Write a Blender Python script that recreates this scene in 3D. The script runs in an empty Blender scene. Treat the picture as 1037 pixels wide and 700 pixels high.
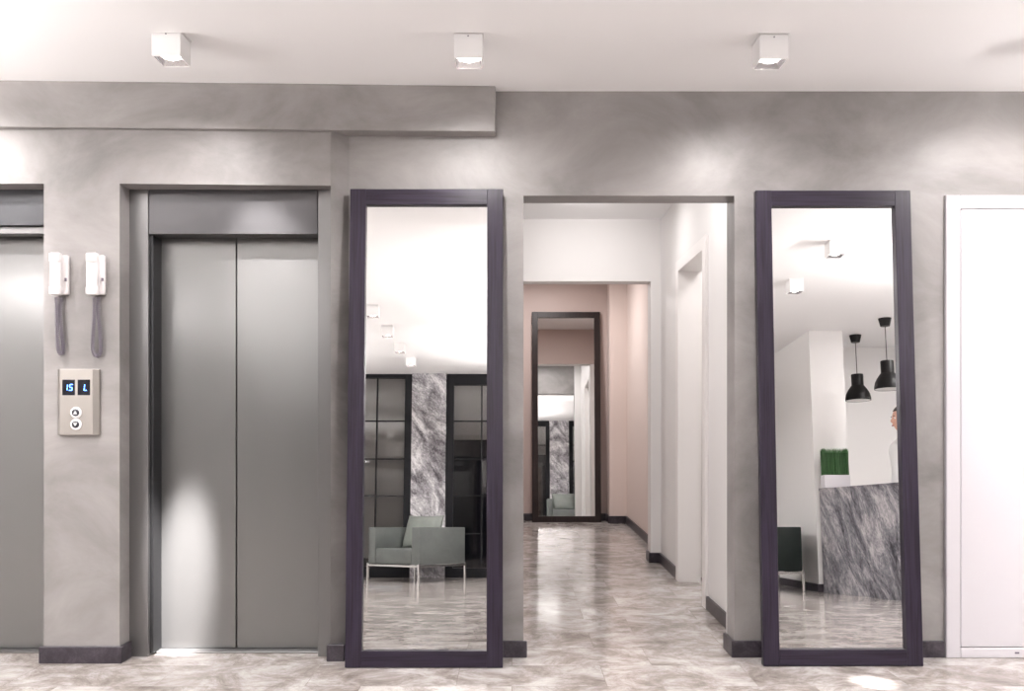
import bpy, bmesh, math, random
from mathutils import Vector, Matrix
random.seed(7)
C = bpy.context.scene.collection
R = math.radians
PI = math.pi

# ------------------------------------------------------------------ camera
cd = bpy.data.cameras.new('camera'); cam = bpy.data.objects.new('camera', cd); C.objects.link(cam)
cam.location = (0, 0, 1.105); cam.rotation_euler = (R(90), 0, 0)
cd.sensor_width = 36; cd.lens = 920 / 1037 * 36; cd.shift_x = 0.0; cd.shift_y = 72 / 1037
cd.clip_start = 0.05
bpy.context.scene.camera = cam
sc = bpy.context.scene
sc.view_settings.view_transform = 'Standard'; sc.view_settings.look = 'None'
sc.view_settings.exposure = 0.0; sc.view_settings.gamma = 1.0
sc.view_settings.use_curve_mapping = False
# ------------------------------------------------------------------ world (night outside the windows)
w = bpy.data.worlds.new('world'); sc.world = w; w.use_nodes = True
w.node_tree.nodes['Background'].inputs[0].default_value = (0.02, 0.03, 0.06, 1)
w.node_tree.nodes['Background'].inputs[1].default_value = 0.5
# ------------------------------------------------------------------ light levels
WARM = (1.0, 0.968, 0.958)
DOWN_W = 16.0        # each wide downlight beam
ACCENT_W = 46.0      # wall-washing beams by the lifts
UP_W = 92.0         # each added fill luminaire, up side
CORR_W = 7.0

def area(name, loc, rot, sx, sy, power, color=WARM, parent=None):
    l = bpy.data.lights.new(name, 'AREA'); l.shape = 'RECTANGLE'; l.size = sx; l.size_y = sy
    l.energy = power; l.color = color
    o = bpy.data.objects.new(name, l); C.objects.link(o); o.location = loc; o.rotation_euler = rot
    if parent: o.parent = parent
    return o
def spot(name, loc, target, power, angle, blend=1.0, radius=0.03, color=WARM, parent=None):
    l = bpy.data.lights.new(name, 'SPOT'); l.energy = power; l.spot_size = R(angle); l.spot_blend = blend
    l.shadow_soft_size = radius; l.color = color
    o = bpy.data.objects.new(name, l); C.objects.link(o); o.location = loc
    d = Vector(target) - Vector(loc)
    o.rotation_euler = d.to_track_quat('-Z', 'Y').to_euler()
    if parent: o.parent = parent
    return o

# ------------------------------------------------------------------ materials
def newmat(name):
    m = bpy.data.materials.new(name); m.use_nodes = True
    nt = m.node_tree; b = nt.nodes['Principled BSDF']
    return m, nt, b
def simple(name, col, rough=0.5, metal=0.0, **kw):
    m, nt, b = newmat(name)
    b.inputs['Base Color'].default_value = (*col, 1); b.inputs['Roughness'].default_value = rough
    b.inputs['Metallic'].default_value = metal
    for k, v in kw.items(): b.inputs[k.replace('_', ' ')].default_value = v
    return m
def emit(name, col, s):
    m, nt, b = newmat(name)
    b.inputs['Base Color'].default_value = (*col, 1)
    b.inputs['Emission Color'].default_value = (*col, 1); b.inputs['Emission Strength'].default_value = s
    return m
def N(nt, t, **kw):
    n = nt.nodes.new(t)
    for k, v in kw.items():
        if k in n.inputs: n.inputs[k].default_value = v
        else: setattr(n, k, v)
    return n
def coords(nt, scale=(1, 1, 1), rot=(0, 0, 0), obj=True):
    tc = nt.nodes.new('ShaderNodeTexCoord'); mp = nt.nodes.new('ShaderNodeMapping')
    mp.inputs['Scale'].default_value = scale; mp.inputs['Rotation'].default_value = rot
    nt.links.new(tc.outputs['Object'], mp.inputs['Vector']); return mp.outputs['Vector']
def ramp(nt, fac, stops):
    r = nt.nodes.new('ShaderNodeValToRGB'); cr = r.color_ramp
    while len(cr.elements) < len(stops): cr.elements.new(0.5)
    for e, (p, c) in zip(cr.elements, stops): e.position = p; e.color = (*c, 1)
    nt.links.new(fac, r.inputs['Fac']); return r.outputs['Color']
def bump(nt, b, h, s=0.2, d=0.01):
    bp = N(nt, 'ShaderNodeBump'); bp.inputs['Strength'].default_value = s; bp.inputs['Distance'].default_value = d
    nt.links.new(h, bp.inputs['Height']); nt.links.new(bp.outputs['Normal'], b.inputs['Normal'])

def plaster(name, c0, c1, rough=0.45, scale=1.6, spec=0.4):
    m, nt, b = newmat(name)
    v = coords(nt, (1, 1, 1.5))
    n1 = N(nt, 'ShaderNodeTexNoise', Scale=scale, Detail=6.0, Roughness=0.62, Distortion=0.5)
    nt.links.new(v, n1.inputs['Vector'])
    nt.links.new(ramp(nt, n1.outputs['Fac'], [(0.3, c0), (0.7, c1)]), b.inputs['Base Color'])
    b.inputs['Roughness'].default_value = rough; b.inputs['Specular IOR Level'].default_value = spec
    n2 = N(nt, 'ShaderNodeTexNoise', Scale=28.0, Detail=5.0, Roughness=0.6); nt.links.new(v, n2.inputs['Vector'])
    bump(nt, b, n2.outputs['Fac'], 0.12, 0.006)
    return m
def brushed(name, col, rough=0.34, aniso=0.6, vertical=True):
    m, nt, b = newmat(name)
    v = coords(nt, (1.5, 1.5, 260))
    n = N(nt, 'ShaderNodeTexNoise', Scale=1.0, Detail=3.0, Roughness=0.7); nt.links.new(v, n.inputs['Vector'])
    v2 = coords(nt, (1.2, 1.2, 0.5))
    n2 = N(nt, 'ShaderNodeTexNoise', Scale=1.0, Detail=2.0); nt.links.new(v2, n2.inputs['Vector'])
    mr = N(nt, 'ShaderNodeMapRange'); nt.links.new(n.outputs['Fac'], mr.inputs['Value'])
    mr.inputs['To Min'].default_value = rough - 0.05; mr.inputs['To Max'].default_value = rough + 0.05
    nt.links.new(mr.outputs['Result'], b.inputs['Roughness'])
    c0 = tuple(x * 0.93 for x in col)
    nt.links.new(ramp(nt, n2.outputs['Fac'], [(0.3, c0), (0.7, col)]), b.inputs['Base Color'])
    b.inputs['Metallic'].default_value = 0.75
    b.inputs['Anisotropic'].default_value = aniso
    tg = N(nt, 'ShaderNodeTangent'); tg.direction_type = 'RADIAL'; tg.axis = 'Z'
    nt.links.new(tg.outputs['Tangent'], b.inputs['Tangent'])
    bump(nt, b, n.outputs['Fac'], 0.04, 0.001)
    return m
def woodmat(name, c0, c1, rough=0.42, axis='z'):
    m, nt, b = newmat(name)
    v = coords(nt, (90, 90, 3.0) if axis == 'z' else (3, 90, 90))
    n = N(nt, 'ShaderNodeTexNoise', Scale=1.0, Detail=4.0, Roughness=0.6, Distortion=0.3); nt.links.new(v, n.inputs['Vector'])
    nt.links.new(ramp(nt, n.outputs['Fac'], [(0.35, c0), (0.65, c1)]), b.inputs['Base Color'])
    b.inputs['Roughness'].default_value = rough
    b.inputs['Specular IOR Level'].default_value = 0.3
    bump(nt, b, n.outputs['Fac'], 0.25, 0.002)
    return m
def marble(name, dark, mid, light, scale=2.4, rot=(0.3, 0.6, 0.4), rough=0.18, stretch=(1, 1, 1), bias=0.0):
    m, nt, b = newmat(name)
    v0 = coords(nt, (1, 1, 1), rot)
    mp2 = N(nt, 'ShaderNodeMapping'); mp2.inputs['Scale'].default_value = stretch; nt.links.new(v0, mp2.inputs['Vector']); v = mp2.outputs['Vector']
    w1 = N(nt, 'ShaderNodeTexNoise', Scale=scale, Detail=12.0, Roughness=0.72, Distortion=1.2); nt.links.new(v, w1.inputs['Vector'])
    w2 = N(nt, 'ShaderNodeTexNoise', Scale=scale * 7, Detail=8.0, Roughness=0.75, Distortion=2.0); nt.links.new(v, w2.inputs['Vector'])
    mx = N(nt, 'ShaderNodeMath', operation='MULTIPLY_ADD'); nt.links.new(w1.outputs['Fac'], mx.inputs[0]); mx.inputs[1].default_value = 0.62
    m2 = N(nt, 'ShaderNodeMath', operation='MULTIPLY'); nt.links.new(w2.outputs['Fac'], m2.inputs[0]); m2.inputs[1].default_value = 0.38
    nt.links.new(m2.outputs[0], mx.inputs[2])
    nt.links.new(ramp(nt, mx.outputs[0], [(0.40 + bias, dark), (0.5 + bias, mid), (0.60 + bias, light)]), b.inputs['Base Color'])
    b.inputs['Roughness'].default_value = rough
    return m
def floor_mat():
    m, nt, b = newmat('polished_stone_tile')
    v = coords(nt)
    br = N(nt, 'ShaderNodeTexBrick', offset=0.37, squash=1.0)
    br.inputs['Scale'].default_value = 1.0; br.inputs['Brick Width'].default_value = 0.62; br.inputs['Row Height'].default_value = 0.31
    br.inputs['Mortar Size'].default_value = 0.0012; br.inputs['Mortar Smooth'].default_value = 0.2
    br.inputs['Color1'].default_value = (0.0, 0.0, 0.0, 1); br.inputs['Color2'].default_value = (1, 1, 1, 1)
    br.inputs['Mortar'].default_value = (0.5, 0.5, 0.5, 1)
    nt.links.new(v, br.inputs['Vector'])
    # each tile shifts the vein pattern
    sx = N(nt, 'ShaderNodeVectorMath', operation='SCALE'); nt.links.new(br.outputs['Color'], sx.inputs[0]); sx.inputs['Scale'].default_value = 3.7
    st = N(nt, 'ShaderNodeMapping'); nt.links.new(v, st.inputs['Vector']); st.inputs['Scale'].default_value = (1.0, 1.15, 1.0)
    ad = N(nt, 'ShaderNodeVectorMath', operation='ADD'); nt.links.new(st.outputs['Vector'], ad.inputs[0]); nt.links.new(sx.outputs[0], ad.inputs[1])
    n = N(nt, 'ShaderNodeTexNoise', Scale=4.2, Detail=14.0, Roughness=0.78, Distortion=0.45); nt.links.new(ad.outputs[0], n.inputs['Vector'])
    col = ramp(nt, n.outputs['Fac'], [(0.34, (0.20, 0.168, 0.150)), (0.46, (0.36, 0.318, 0.295)), (0.54, (0.52, 0.48, 0.458)), (0.66, (0.72, 0.69, 0.675))])
    mx = N(nt, 'ShaderNodeMixRGB', blend_type='MULTIPLY'); nt.links.new(br.outputs['Fac'], mx.inputs['Fac'])
    nt.links.new(col, mx.inputs['Color1']); mx.inputs['Color2'].default_value = (0.68, 0.64, 0.62, 1)
    tone = N(nt, 'ShaderNodeMixRGB', blend_type='MULTIPLY'); tone.inputs['Fac'].default_value = 0.10
    nt.links.new(mx.outputs[0], tone.inputs['Color1']); nt.links.new(br.outputs['Color'], tone.inputs['Color2'])
    nt.links.new(tone.outputs[0], b.inputs['Base Color'])
    b.inputs['Roughness'].default_value = 0.115
    b.inputs['Specular IOR Level'].default_value = 0.4
    inv = N(nt, 'ShaderNodeMath', operation='SUBTRACT'); inv.inputs[0].default_value = 1.0; nt.links.new(br.outputs['Fac'], inv.inputs[1])
    bump(nt, b, inv.outputs[0], 0.25, 0.001)
    return m
def glass_mat():
    m = bpy.data.materials.new('window_glass'); m.use_nodes = True; nt = m.node_tree
    nt.nodes.clear()
    out = N(nt, 'ShaderNodeOutputMaterial'); mix = N(nt, 'ShaderNodeMixShader'); t = N(nt, 'ShaderNodeBsdfTransparent'); g = N(nt, 'ShaderNodeBsdfGlossy')
    t.inputs[0].default_value = (0.78, 0.77, 0.765, 1); g.inputs['Roughness'].default_value = 0.01
    fr = N(nt, 'ShaderNodeFresnel'); fr.inputs[0].default_value = 1.7
    nt.links.new(fr.outputs[0], mix.inputs[0]); nt.links.new(t.outputs[0], mix.inputs[1]); nt.links.new(g.outputs[0], mix.inputs[2])
    nt.links.new(mix.outputs[0], out.inputs['Surface']); return m

M = {}
M['plaster'] = plaster('grey_polished_plaster', (0.165, 0.153, 0.149), (0.335, 0.315, 0.308))
M['ceil'] = simple('white_ceiling_paint', (0.87, 0.86, 0.86), 0.75)
M['white'] = simple('white_wall_paint', (0.78, 0.76, 0.75), 0.6)
M['pink'] = simple('blush_wall_paint', (0.53, 0.42, 0.385), 0.5)
M['cream'] = simple('cream_wall_paint', (0.74, 0.63, 0.585), 0.5)
M['floor'] = floor_mat()
M['steel'] = brushed('brushed_steel_door', (0.25, 0.247, 0.245), 0.32, 0.75)
M['steel_frame'] = brushed('brushed_steel_frame', (0.22, 0.215, 0.215), 0.33, 0.6)
M['steel_header'] = brushed('brushed_steel_header', (0.085, 0.082, 0.085), 0.36, 0.4)
M['steel_dark'] = brushed('dark_steel', (0.05, 0.05, 0.053), 0.35, 0.3)
M['purple'] = woodmat('stained_purple_wood', (0.014, 0.010, 0.016), (0.033, 0.025, 0.043), 0.33, 'z')
M['purpleh'] = woodmat('stained_purple_wood_rail', (0.014, 0.010, 0.016), (0.033, 0.025, 0.043), 0.33, 'x')
M['brownwood'] = woodmat('dark_brown_wood', (0.012, 0.007, 0.007), (0.03, 0.018, 0.017), 0.4)
M['mirror'] = simple('silvered_mirror', (0.94, 0.945, 0.94), 0.0, 1.0)
M['base'] = marble('dark_stone_skirting', (0.012, 0.009, 0.013), (0.030, 0.024, 0.032), (0.07, 0.058, 0.07), 9, rough=0.35)
M['lacquer'] = simple('white_lacquer', (0.62, 0.595, 0.625), 0.22)
M['doorwhite'] = simple('white_satin_door', (0.83, 0.80, 0.785), 0.35)
M['gap'] = simple('dark_gap', (0.02, 0.02, 0.02), 0.8)
M['plastic'] = simple('white_phone_plastic', (0.82, 0.78, 0.78), 0.3)
M['cord'] = simple('grey_coiled_cord', (0.15, 0.13, 0.165), 0.5)
M['chrome'] = simple('chrome', (0.75, 0.74, 0.73), 0.12, 1.0)
M['nickel'] = simple('satin_panel_metal', (0.36, 0.335, 0.31), 0.4, 0.75)
M['nickel_side'] = simple('satin_panel_metal_flank', (0.48, 0.44, 0.41), 0.35, 0.85)
M['screen'] = simple('black_display_glass', (0.004, 0.004, 0.01), 0.1)
M['blue'] = emit('blue_led_digits', (0.12, 0.35, 1.0), 5.0)
M['btnblack'] = simple('black_button', (0.02, 0.02, 0.03), 0.3)
M['btnwhite'] = simple('white_button_ring', (0.85, 0.85, 0.87), 0.3)
M['lamp_white'] = simple('white_lamp_metal', (0.80, 0.785, 0.78), 0.4)
M['reflector'] = simple('lamp_reflector', (0.7, 0.7, 0.72), 0.15, 1.0)
M['bulb'] = emit('lamp_lens', (1.0, 0.97, 0.93), 9.0)
M['black'] = simple('black_aluminium', (0.007, 0.007, 0.009), 0.45, 0.0, Specular_IOR_Level=0.2)
M['glass'] = glass_mat()
M['blind'] = simple('grey_blind_fabric', (0.62, 0.60, 0.585), 0.8)
M['col_marble'] = marble('grey_veined_column_marble', (0.07, 0.062, 0.07), (0.34, 0.325, 0.34), (0.80, 0.78, 0.79), 2.0, (0.0, 0.64, 0.0), 0.15, (2.0, 1.2, 1.0))
M['desk_marble'] = marble('grey_veined_desk_marble', (0.05, 0.048, 0.056), (0.21, 0.205, 0.225), (0.52, 0.485, 0.49), 1.5, (-0.5, 0.0, 0.0), 0.25, (1.0, 3.2, 1.0))
M['leather'] = plaster('sage_grey_leather', (0.092, 0.101, 0.096), (0.120, 0.129, 0.123), 0.42, 4)
M['leather_black'] = plaster('dark_green_leather', (0.010, 0.014, 0.013), (0.016, 0.021, 0.019), 0.5, 4, 0.15)
M['leather_dark'] = plaster('sage_grey_cushion_leather', (0.15, 0.165, 0.15), (0.20, 0.214, 0.195), 0.5, 4)
M['pendant'] = simple('black_pendant_shade', (0.008, 0.007, 0.007), 0.45, 0.0, Specular_IOR_Level=0.2)
M['pendant_in'] = simple('white_pendant_inside', (0.85, 0.85, 0.83), 0.5)
M['wire'] = simple('grey_flex', (0.05, 0.04, 0.04), 0.6)
M['grass'] = simple('green_artificial_grass', (0.03, 0.105, 0.024), 0.55)
M['grass_core'] = simple('dark_green_grass_core', (0.012, 0.04, 0.01), 0.8)
M['skin'] = simple('skin', (0.62, 0.36, 0.27), 0.5, 0, Subsurface_Weight=0.1)
M['shirt'] = simple('white_shirt_cloth', (0.80, 0.79, 0.79), 0.8)
M['hair'] = simple('dark_brown_hair', (0.018, 0.01, 0.008), 0.5)
M['trouser'] = simple('black_trouser_cloth', (0.012, 0.012, 0.015), 0.85)
M['shoe'] = simple('black_shoe_leather', (0.01, 0.01, 0.01), 0.3)
M['lip'] = simple('lips', (0.42, 0.14, 0.12), 0.4)
M['eye'] = simple('eye_white', (0.8, 0.8, 0.8), 0.2)
M['night'] = simple('dark_facade', (0.03, 0.032, 0.04), 0.8)
M['litwin'] = emit('lit_far_window', (0.25, 0.5, 0.75), 0.7)
M['uplight'] = emit('luminaire_diffuser', (1.0, 0.96, 0.93), 2.0)

# ------------------------------------------------------------------ mesh helpers
class MB:
    def __init__(s): s.bm = bmesh.new()
    def box(s, x0, x1, y0, y1, z0, z1, bev=0.0, seg=2, rot=None):
        t = bmesh.new(); bmesh.ops.create_cube(t, size=1)
        bmesh.ops.scale(t, vec=(abs(x1 - x0), abs(y1 - y0), abs(z1 - z0)), verts=t.verts)
        if bev > 0: bmesh.ops.bevel(t, geom=t.edges[:], offset=bev, segments=seg, profile=0.5, affect='EDGES')
        if rot is not None: bmesh.ops.transform(t, matrix=rot, verts=t.verts)
        bmesh.ops.translate(t, vec=((x0 + x1) / 2, (y0 + y1) / 2, (z0 + z1) / 2), verts=t.verts)
        s._merge(t); return s
    def _merge(s, t):
        me = bpy.data.meshes.new('tmp'); t.to_mesh(me); t.free(); s.bm.from_mesh(me); bpy.data.meshes.remove(me)
    def prism(s, pts, z0, z1):      # pts: list of (x, y), extruded in z
        v0 = [s.bm.verts.new((x, y, z0)) for x, y in pts]; v1 = [s.bm.verts.new((x, y, z1)) for x, y in pts]
        n = len(pts); s.bm.faces.new(v0[::-1]); s.bm.faces.new(v1)
        for i in range(n): s.bm.faces.new((v0[i], v0[(i + 1) % n], v1[(i + 1) % n], v1[i]))
        return s
    def prismy(s, pts, y0, y1):     # pts: list of (x, z), extruded in y
        v0 = [s.bm.verts.new((x, y0, z)) for x, z in pts]; v1 = [s.bm.verts.new((x, y1, z)) for x, z in pts]
        n = len(pts); s.bm.faces.new(v0); s.bm.faces.new(v1[::-1])
        for i in range(n): s.bm.faces.new((v0[(i + 1) % n], v0[i], v1[i], v1[(i + 1) % n]))
        return s
    def lathe(s, prof, seg=32, loc=(0, 0, 0), rot=None):  # prof: (r, z) from one end to the other
        t = bmesh.new(); rings = []
        for r, z in prof:
            rings.append([t.verts.new((r * math.cos(2 * PI * k / seg), r * math.sin(2 * PI * k / seg), z)) for k in range(seg)])
        for a, b in zip(rings, rings[1:]):
            for k in range(seg): t.faces.new((a[k], a[(k + 1) % seg], b[(k + 1) % seg], b[k]))
        if prof[0][0] > 1e-5: t.faces.new(rings[0][::-1])
        if prof[-1][0] > 1e-5: t.faces.new(rings[-1])
        bmesh.ops.remove_doubles(t, verts=t.verts, dist=1e-6)
        if rot is not None: bmesh.ops.transform(t, matrix=rot, verts=t.verts)
        bmesh.ops.translate(t, vec=loc, verts=t.verts); s._merge(t); return s
    def tube(s, pts, r, seg=10):
        pts = [Vector(p) for p in pts]; prev = None; up = Vector((0.13, 0.31, 0.94)).normalized()
        first = None
        for i, p in enumerate(pts):
            d = (pts[min(i + 1, len(pts) - 1)] - pts[max(i - 1, 0)]).normalized()
            a = (up - up.dot(d) * d)
            a = a.normalized() if a.length > 1e-4 else d.orthogonal().normalized()
            up = a; b = d.cross(a)
            ring = [s.bm.verts.new(p + r * (math.cos(2 * PI * k / seg) * a + math.sin(2 * PI * k / seg) * b)) for k in range(seg)]
            if prev:
                for k in range(seg): s.bm.faces.new((prev[k], prev[(k + 1) % seg], ring[(k + 1) % seg], ring[k]))
            else: s.bm.faces.new(ring[::-1])
            prev = ring
        s.bm.faces.new(prev); return s
    def ball(s, loc, sc_, u=20, v=14):
        t = bmesh.new(); bmesh.ops.create_uvsphere(t, u_segments=u, v_segments=v, radius=1)
        bmesh.ops.scale(t, vec=sc_, verts=t.verts); bmesh.ops.translate(t, vec=loc, verts=t.verts); s._merge(t); return s
    def build(s, name, mat, parent=None, smooth=False, bev=0.0):
        bmesh.ops.recalc_face_normals(s.bm, faces=s.bm.faces[:])
        me = bpy.data.meshes.new(name); s.bm.to_mesh(me); s.bm.free()
        me.materials.append(mat)
        if smooth:
            me.shade_smooth()
            try: me.set_sharp_from_angle(angle=R(35))
            except Exception: pass
        o = bpy.data.objects.new(name, me); C.objects.link(o)
        if parent: o.parent = parent
        if bev > 0:
            bm = o.modifiers.new('bevel', 'BEVEL'); bm.width = bev; bm.segments = 2; bm.limit_method = 'ANGLE'
        return o
def tag(o, label, cat, group=None, kind=None):
    if label: o['label'] = label
    if cat: o['category'] = cat
    if group: o['group'] = group
    if kind: o['kind'] = kind
    return o
def thing(name, label, cat, loc=(0, 0, 0), rz=0, group=None):
    o = bpy.data.objects.new(name, None); C.objects.link(o); o.empty_display_size = 0.1
    o.location = loc; o.rotation_euler = (0, 0, rz); return tag(o, label, cat, group)
def struct(o): o['kind'] = 'structure'; return o
def dup(o, loc=None, rz=None, label=None, parent=None):
    c = o.copy(); C.objects.link(c)
    if parent: c.parent = parent
    if loc is not None: c.location = loc
    if rz is not None: c.rotation_euler = (0, 0, rz)
    if label: c['label'] = label
    for ch in list(o.children): dup(ch, parent=c)
    return c

def grid_wall(name, xs, zs, holes, yf, yb, mat):
    """slab standing in x-z with rectangular holes; yf(x) is its front face, yb its back"""
    bm = bmesh.new(); cache = {}
    def V(i, j, side):
        k = (i, j, side)
        if k not in cache: cache[k] = bm.verts.new((xs[i], yf(xs[i]) if side == 0 else yb, zs[j]))
        return cache[k]
    nx, nz = len(xs) - 1, len(zs) - 1
    solid = lambda i, j: 0 <= i < nx and 0 <= j < nz and not any(h[0] - 1e-6 <= (xs[i] + xs[i + 1]) / 2 <= h[1] + 1e-6 and h[2] <= (zs[j] + zs[j + 1]) / 2 <= h[3] for h in holes)
    for i in range(nx):
        for j in range(nz):
            if not solid(i, j): continue
            bm.faces.new((V(i, j, 0), V(i + 1, j, 0), V(i + 1, j + 1, 0), V(i, j + 1, 0)))
            bm.faces.new((V(i, j, 1), V(i, j + 1, 1), V(i + 1, j + 1, 1), V(i + 1, j, 1)))
            for (di, dj, a, b) in ((-1, 0, (i, j), (i, j + 1)), (1, 0, (i + 1, j), (i + 1, j + 1)), (0, -1, (i, j), (i + 1, j)), (0, 1, (i, j + 1), (i + 1, j + 1))):
                if not solid(i + di, j + dj): bm.faces.new((V(*a, 0), V(*b, 0), V(*b, 1), V(*a, 1)))
    m = MB(); m.bm.free(); m.bm = bm
    return struct(m.build(name, mat))

# ------------------------------------------------------------------ setting
D = 4.175
def yf(x):
    if x >= -0.75: return D
    if x >= -0.82: return D - 0.065 * (-0.75 - x) / 0.07
    if x >= -1.760: return 4.11 - 0.035 * ((-0.82 - x) / 0.925)
    return 4.075
YB = 4.32
TH = 0.25
struct(MB().box(-5.0, 5.4, -3.9, 10.2, -0.15, 0.0).build('floor', M['floor']))
struct(MB().box(-5.0, 5.4, -3.9, 10.2, 2.6, 2.75).build('ceiling', M['ceil']))
struct(MB().box(-4.6, 4.8, 2.38, 3.495, 2.582, 2.6).build('trim_1', M['ceil']))         # shallow dropped band across the ceiling
xs = [-4.8, -3.9, -2.100, -1.760, -1.3, -0.82, -0.75, 0.053, 1.022, 1.985, 2.95, 5.0]
zs = [0.0, 2.12, 2.15, 2.6]
holes = [(-3.9, -2.100, 0, 2.15), (-1.760, -0.82, 0, 2.15), (0.053, 1.022, 0, 2.12), (1.985, 2.95, 0, 2.12)]
grid_wall('wall_front', xs, zs, holes, yf, YB, M['plaster'])
# bulkhead above the lifts
struct(MB().prism([(-4.6, 3.965), (-0.075, 4.105), (-0.075, D + 0.02), (-4.6, D + 0.02)], 2.393, 2.6).build('trim_2', M['plaster'], bev=0.004))
# left wall, rear wall above/below windows, right walls
struct(MB().box(-4.8, -4.55, -3.7, 4.3, 0, 2.6).build('wall_left', M['white']))
struct(MB().box(3.0, 3.34, -3.7, -0.84, 0, 2.6).build('wall_right', M['white']))
struct(MB().box(3.34, 5.0, -2.0, -1.7, 0, 2.6).build('wall_alcove', M['white']))
struct(MB().box(4.8, 5.0, -1.7, 4.3, 0, 2.6).build('wall_reception', M['white']))
# lift shaft backs (solid behind the doors) and lower corridor walls
struct(MB().box(-4.8, -0.02, 4.345, 4.5, 0, 2.6).build('wall_shaft', M['gap']))
# corridor
def wall_x(name, x0, x1, segs, mat):
    m = MB()
    for (y0, y1, z0, z1) in segs: m.box(x0, x1, y0, y1, z0, z1)
    return struct(m.build(name, mat))
wall_x('wall_corridor_right', 1.127, 1.26, [(YB, 5.30, 0, 2.6), (6.08, 6.87, 0, 2.6), (5.30, 6.08, 2.085, 2.6)], M['white'])
struct(MB().box(1.022, 1.26, YB - 0.004, YB + 0.012, 0, 2.6).build('wall_corridor_return', M['white']))
wall_x('wall_corridor_left', -0.2, -0.02, [(YB, 6.87, 0, 2.6)], M['white'])
# vestibule behind the corridor door opening
struct(MB().box(1.26, 2.3, 5.0, 5.1, 0, 2.6).box(2.2, 2.3, 5.1, 6.3, 0, 2.6).box(1.26, 2.3, 6.24, 6.34, 0, 2.6).build('wall_vestibule', M['white']))
# second opening
grid_wall('wall_corridor_end', [-0.2, 0.045, 1.05, 1.26], [0, 2.128, 2.6], [(0.045, 1.05, 0, 2.128)], lambda x: 6.87, 7.02, M['white'])
# blush room at the end
wall_x('wall_lounge_right', 1.19, 1.35, [(7.02, 9.8, 0, 2.6)], M['cream'])
struct(MB().box(1.01, 1.19, 9.40, 9.66, 0, 2.6).build('wall_lounge_pier', M['cream']))
struct(MB().box(-1.5, 1.35, 9.66, 9.8, 0, 2.6).build('wall_lounge_back', M['pink']))
struct(MB().box(-1.5, -1.4, 7.02, 9.66, 0, 2.6).build('wall_lounge_left', M['pink']))
struct(MB().box(-1.4, 1.19, 7.02, 7.035, 2.128, 2.6).box(-1.4, 0.045, 7.02, 7.035, 0, 2.128).build('wall_lounge_front', M['pink']))

# skirting: (points of plan polygon)
BH = 0.076; BT = 0.016
def skirt(name, boxes):
    m = MB()
    for b in boxes: m.box(b[0], b[1], b[2], b[3], 0, BH, 0.003, 1)
    return struct(m.build(name, M['base']))
skirt('baseboard_front', [(-2.116, -1.744, 4.075 - BT, 4.075 + 0.001), (-1.760, -1.744, 4.065, 4.17),
      (-0.836, -0.757, 4.11 - BT, 4.13), (-0.76, 0.053 + BT, D - BT, D + 0.001), (1.006, 1.982, D - BT, D + 0.001), (1.006, 1.022, D - 0.01, YB + 0.01), (2.955, 4.8, D - BT, D + 0.001)])
skirt('baseboard_corridor', [(1.127 - BT, 1.128, YB + 0.01, 5.21), (1.127 - BT, 1.128, 6.16, 6.87), (1.034, 1.127, 6.87 - BT, 6.871), (1.034, 1.05, 6.86, 7.02),
      (0.045, 0.061, 6.86, 7.03), (-0.02, 0.061, 6.87 - BT, 6.871)])
skirt('baseboard_lounge', [(1.19 - BT, 1.191, 7.04, 9.40), (0.994, 1.19, 9.40 - BT, 9.401), (0.994, 1.01, 9.39, 9.66), (-1.4, 1.0, 9.66 - BT, 9.661)])
skirt('baseboard_right', [(3.0 - BT, 3.001, -3.48, -0.84), (3.0 - BT, 3.34, -0.841, -0.84 + BT)])

# ---- corridor door (leaf stands at the back of a deep opening)
dr = bpy.data.objects.new('door_1', None); C.objects.link(dr); struct(dr)
m = MB()
m.box(1.127 - 0.019, 1.135, 5.215, 5.30, 0, 2.151, 0.003, 1).box(1.127 - 0.019, 1.135, 6.08, 6.155, 0, 2.151, 0.003, 1).box(1.127 - 0.0185, 1.135, 5.25, 6.12, 2.075, 2.151, 0.003, 1)
m.box(1.125, 1.262, 5.285, 5.302, 0, 2.09).box(1.125, 1.262, 6.078, 6.095, 0, 2.09).box(1.125, 1.262, 5.30, 6.09, 2.075, 2.09)
m.build('door_casing', M['doorwhite'], dr)
lf = MB().box(1.165, 1.278, 6.20, 6.24, 0.006, 2.045, 0.003, 1).build('door_leaf', M['doorwhite'], dr)
lf2 = MB().box(1.284, 2.19, 6.203, 6.24, 0.006, 2.045, 0.003, 1).build('door_leaf', M['doorwhite'], dr)
h = MB().lathe([(0.0, 0), (0.024, 0), (0.024, 0.008), (0.01, 0.012), (0.009, 0.05), (0.0, 0.05)], 20, (1.252, 6.20, 1.055), Matrix.Rotation(R(90), 4, 'X'))
h.tube([(1.252, 6.155, 1.055), (1.24, 6.152, 1.055), (1.20, 6.15, 1.057), (1.172, 6.155, 1.055)], 0.009)
h.lathe([(0.0, 0), (0.02, 0), (0.02, 0.008), (0.0, 0.01)], 20, (1.252, 6.20, 0.965), Matrix.Rotation(R(90), 4, 'X'))
h.build('door_handle', M['chrome'], lf, smooth=True)

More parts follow.
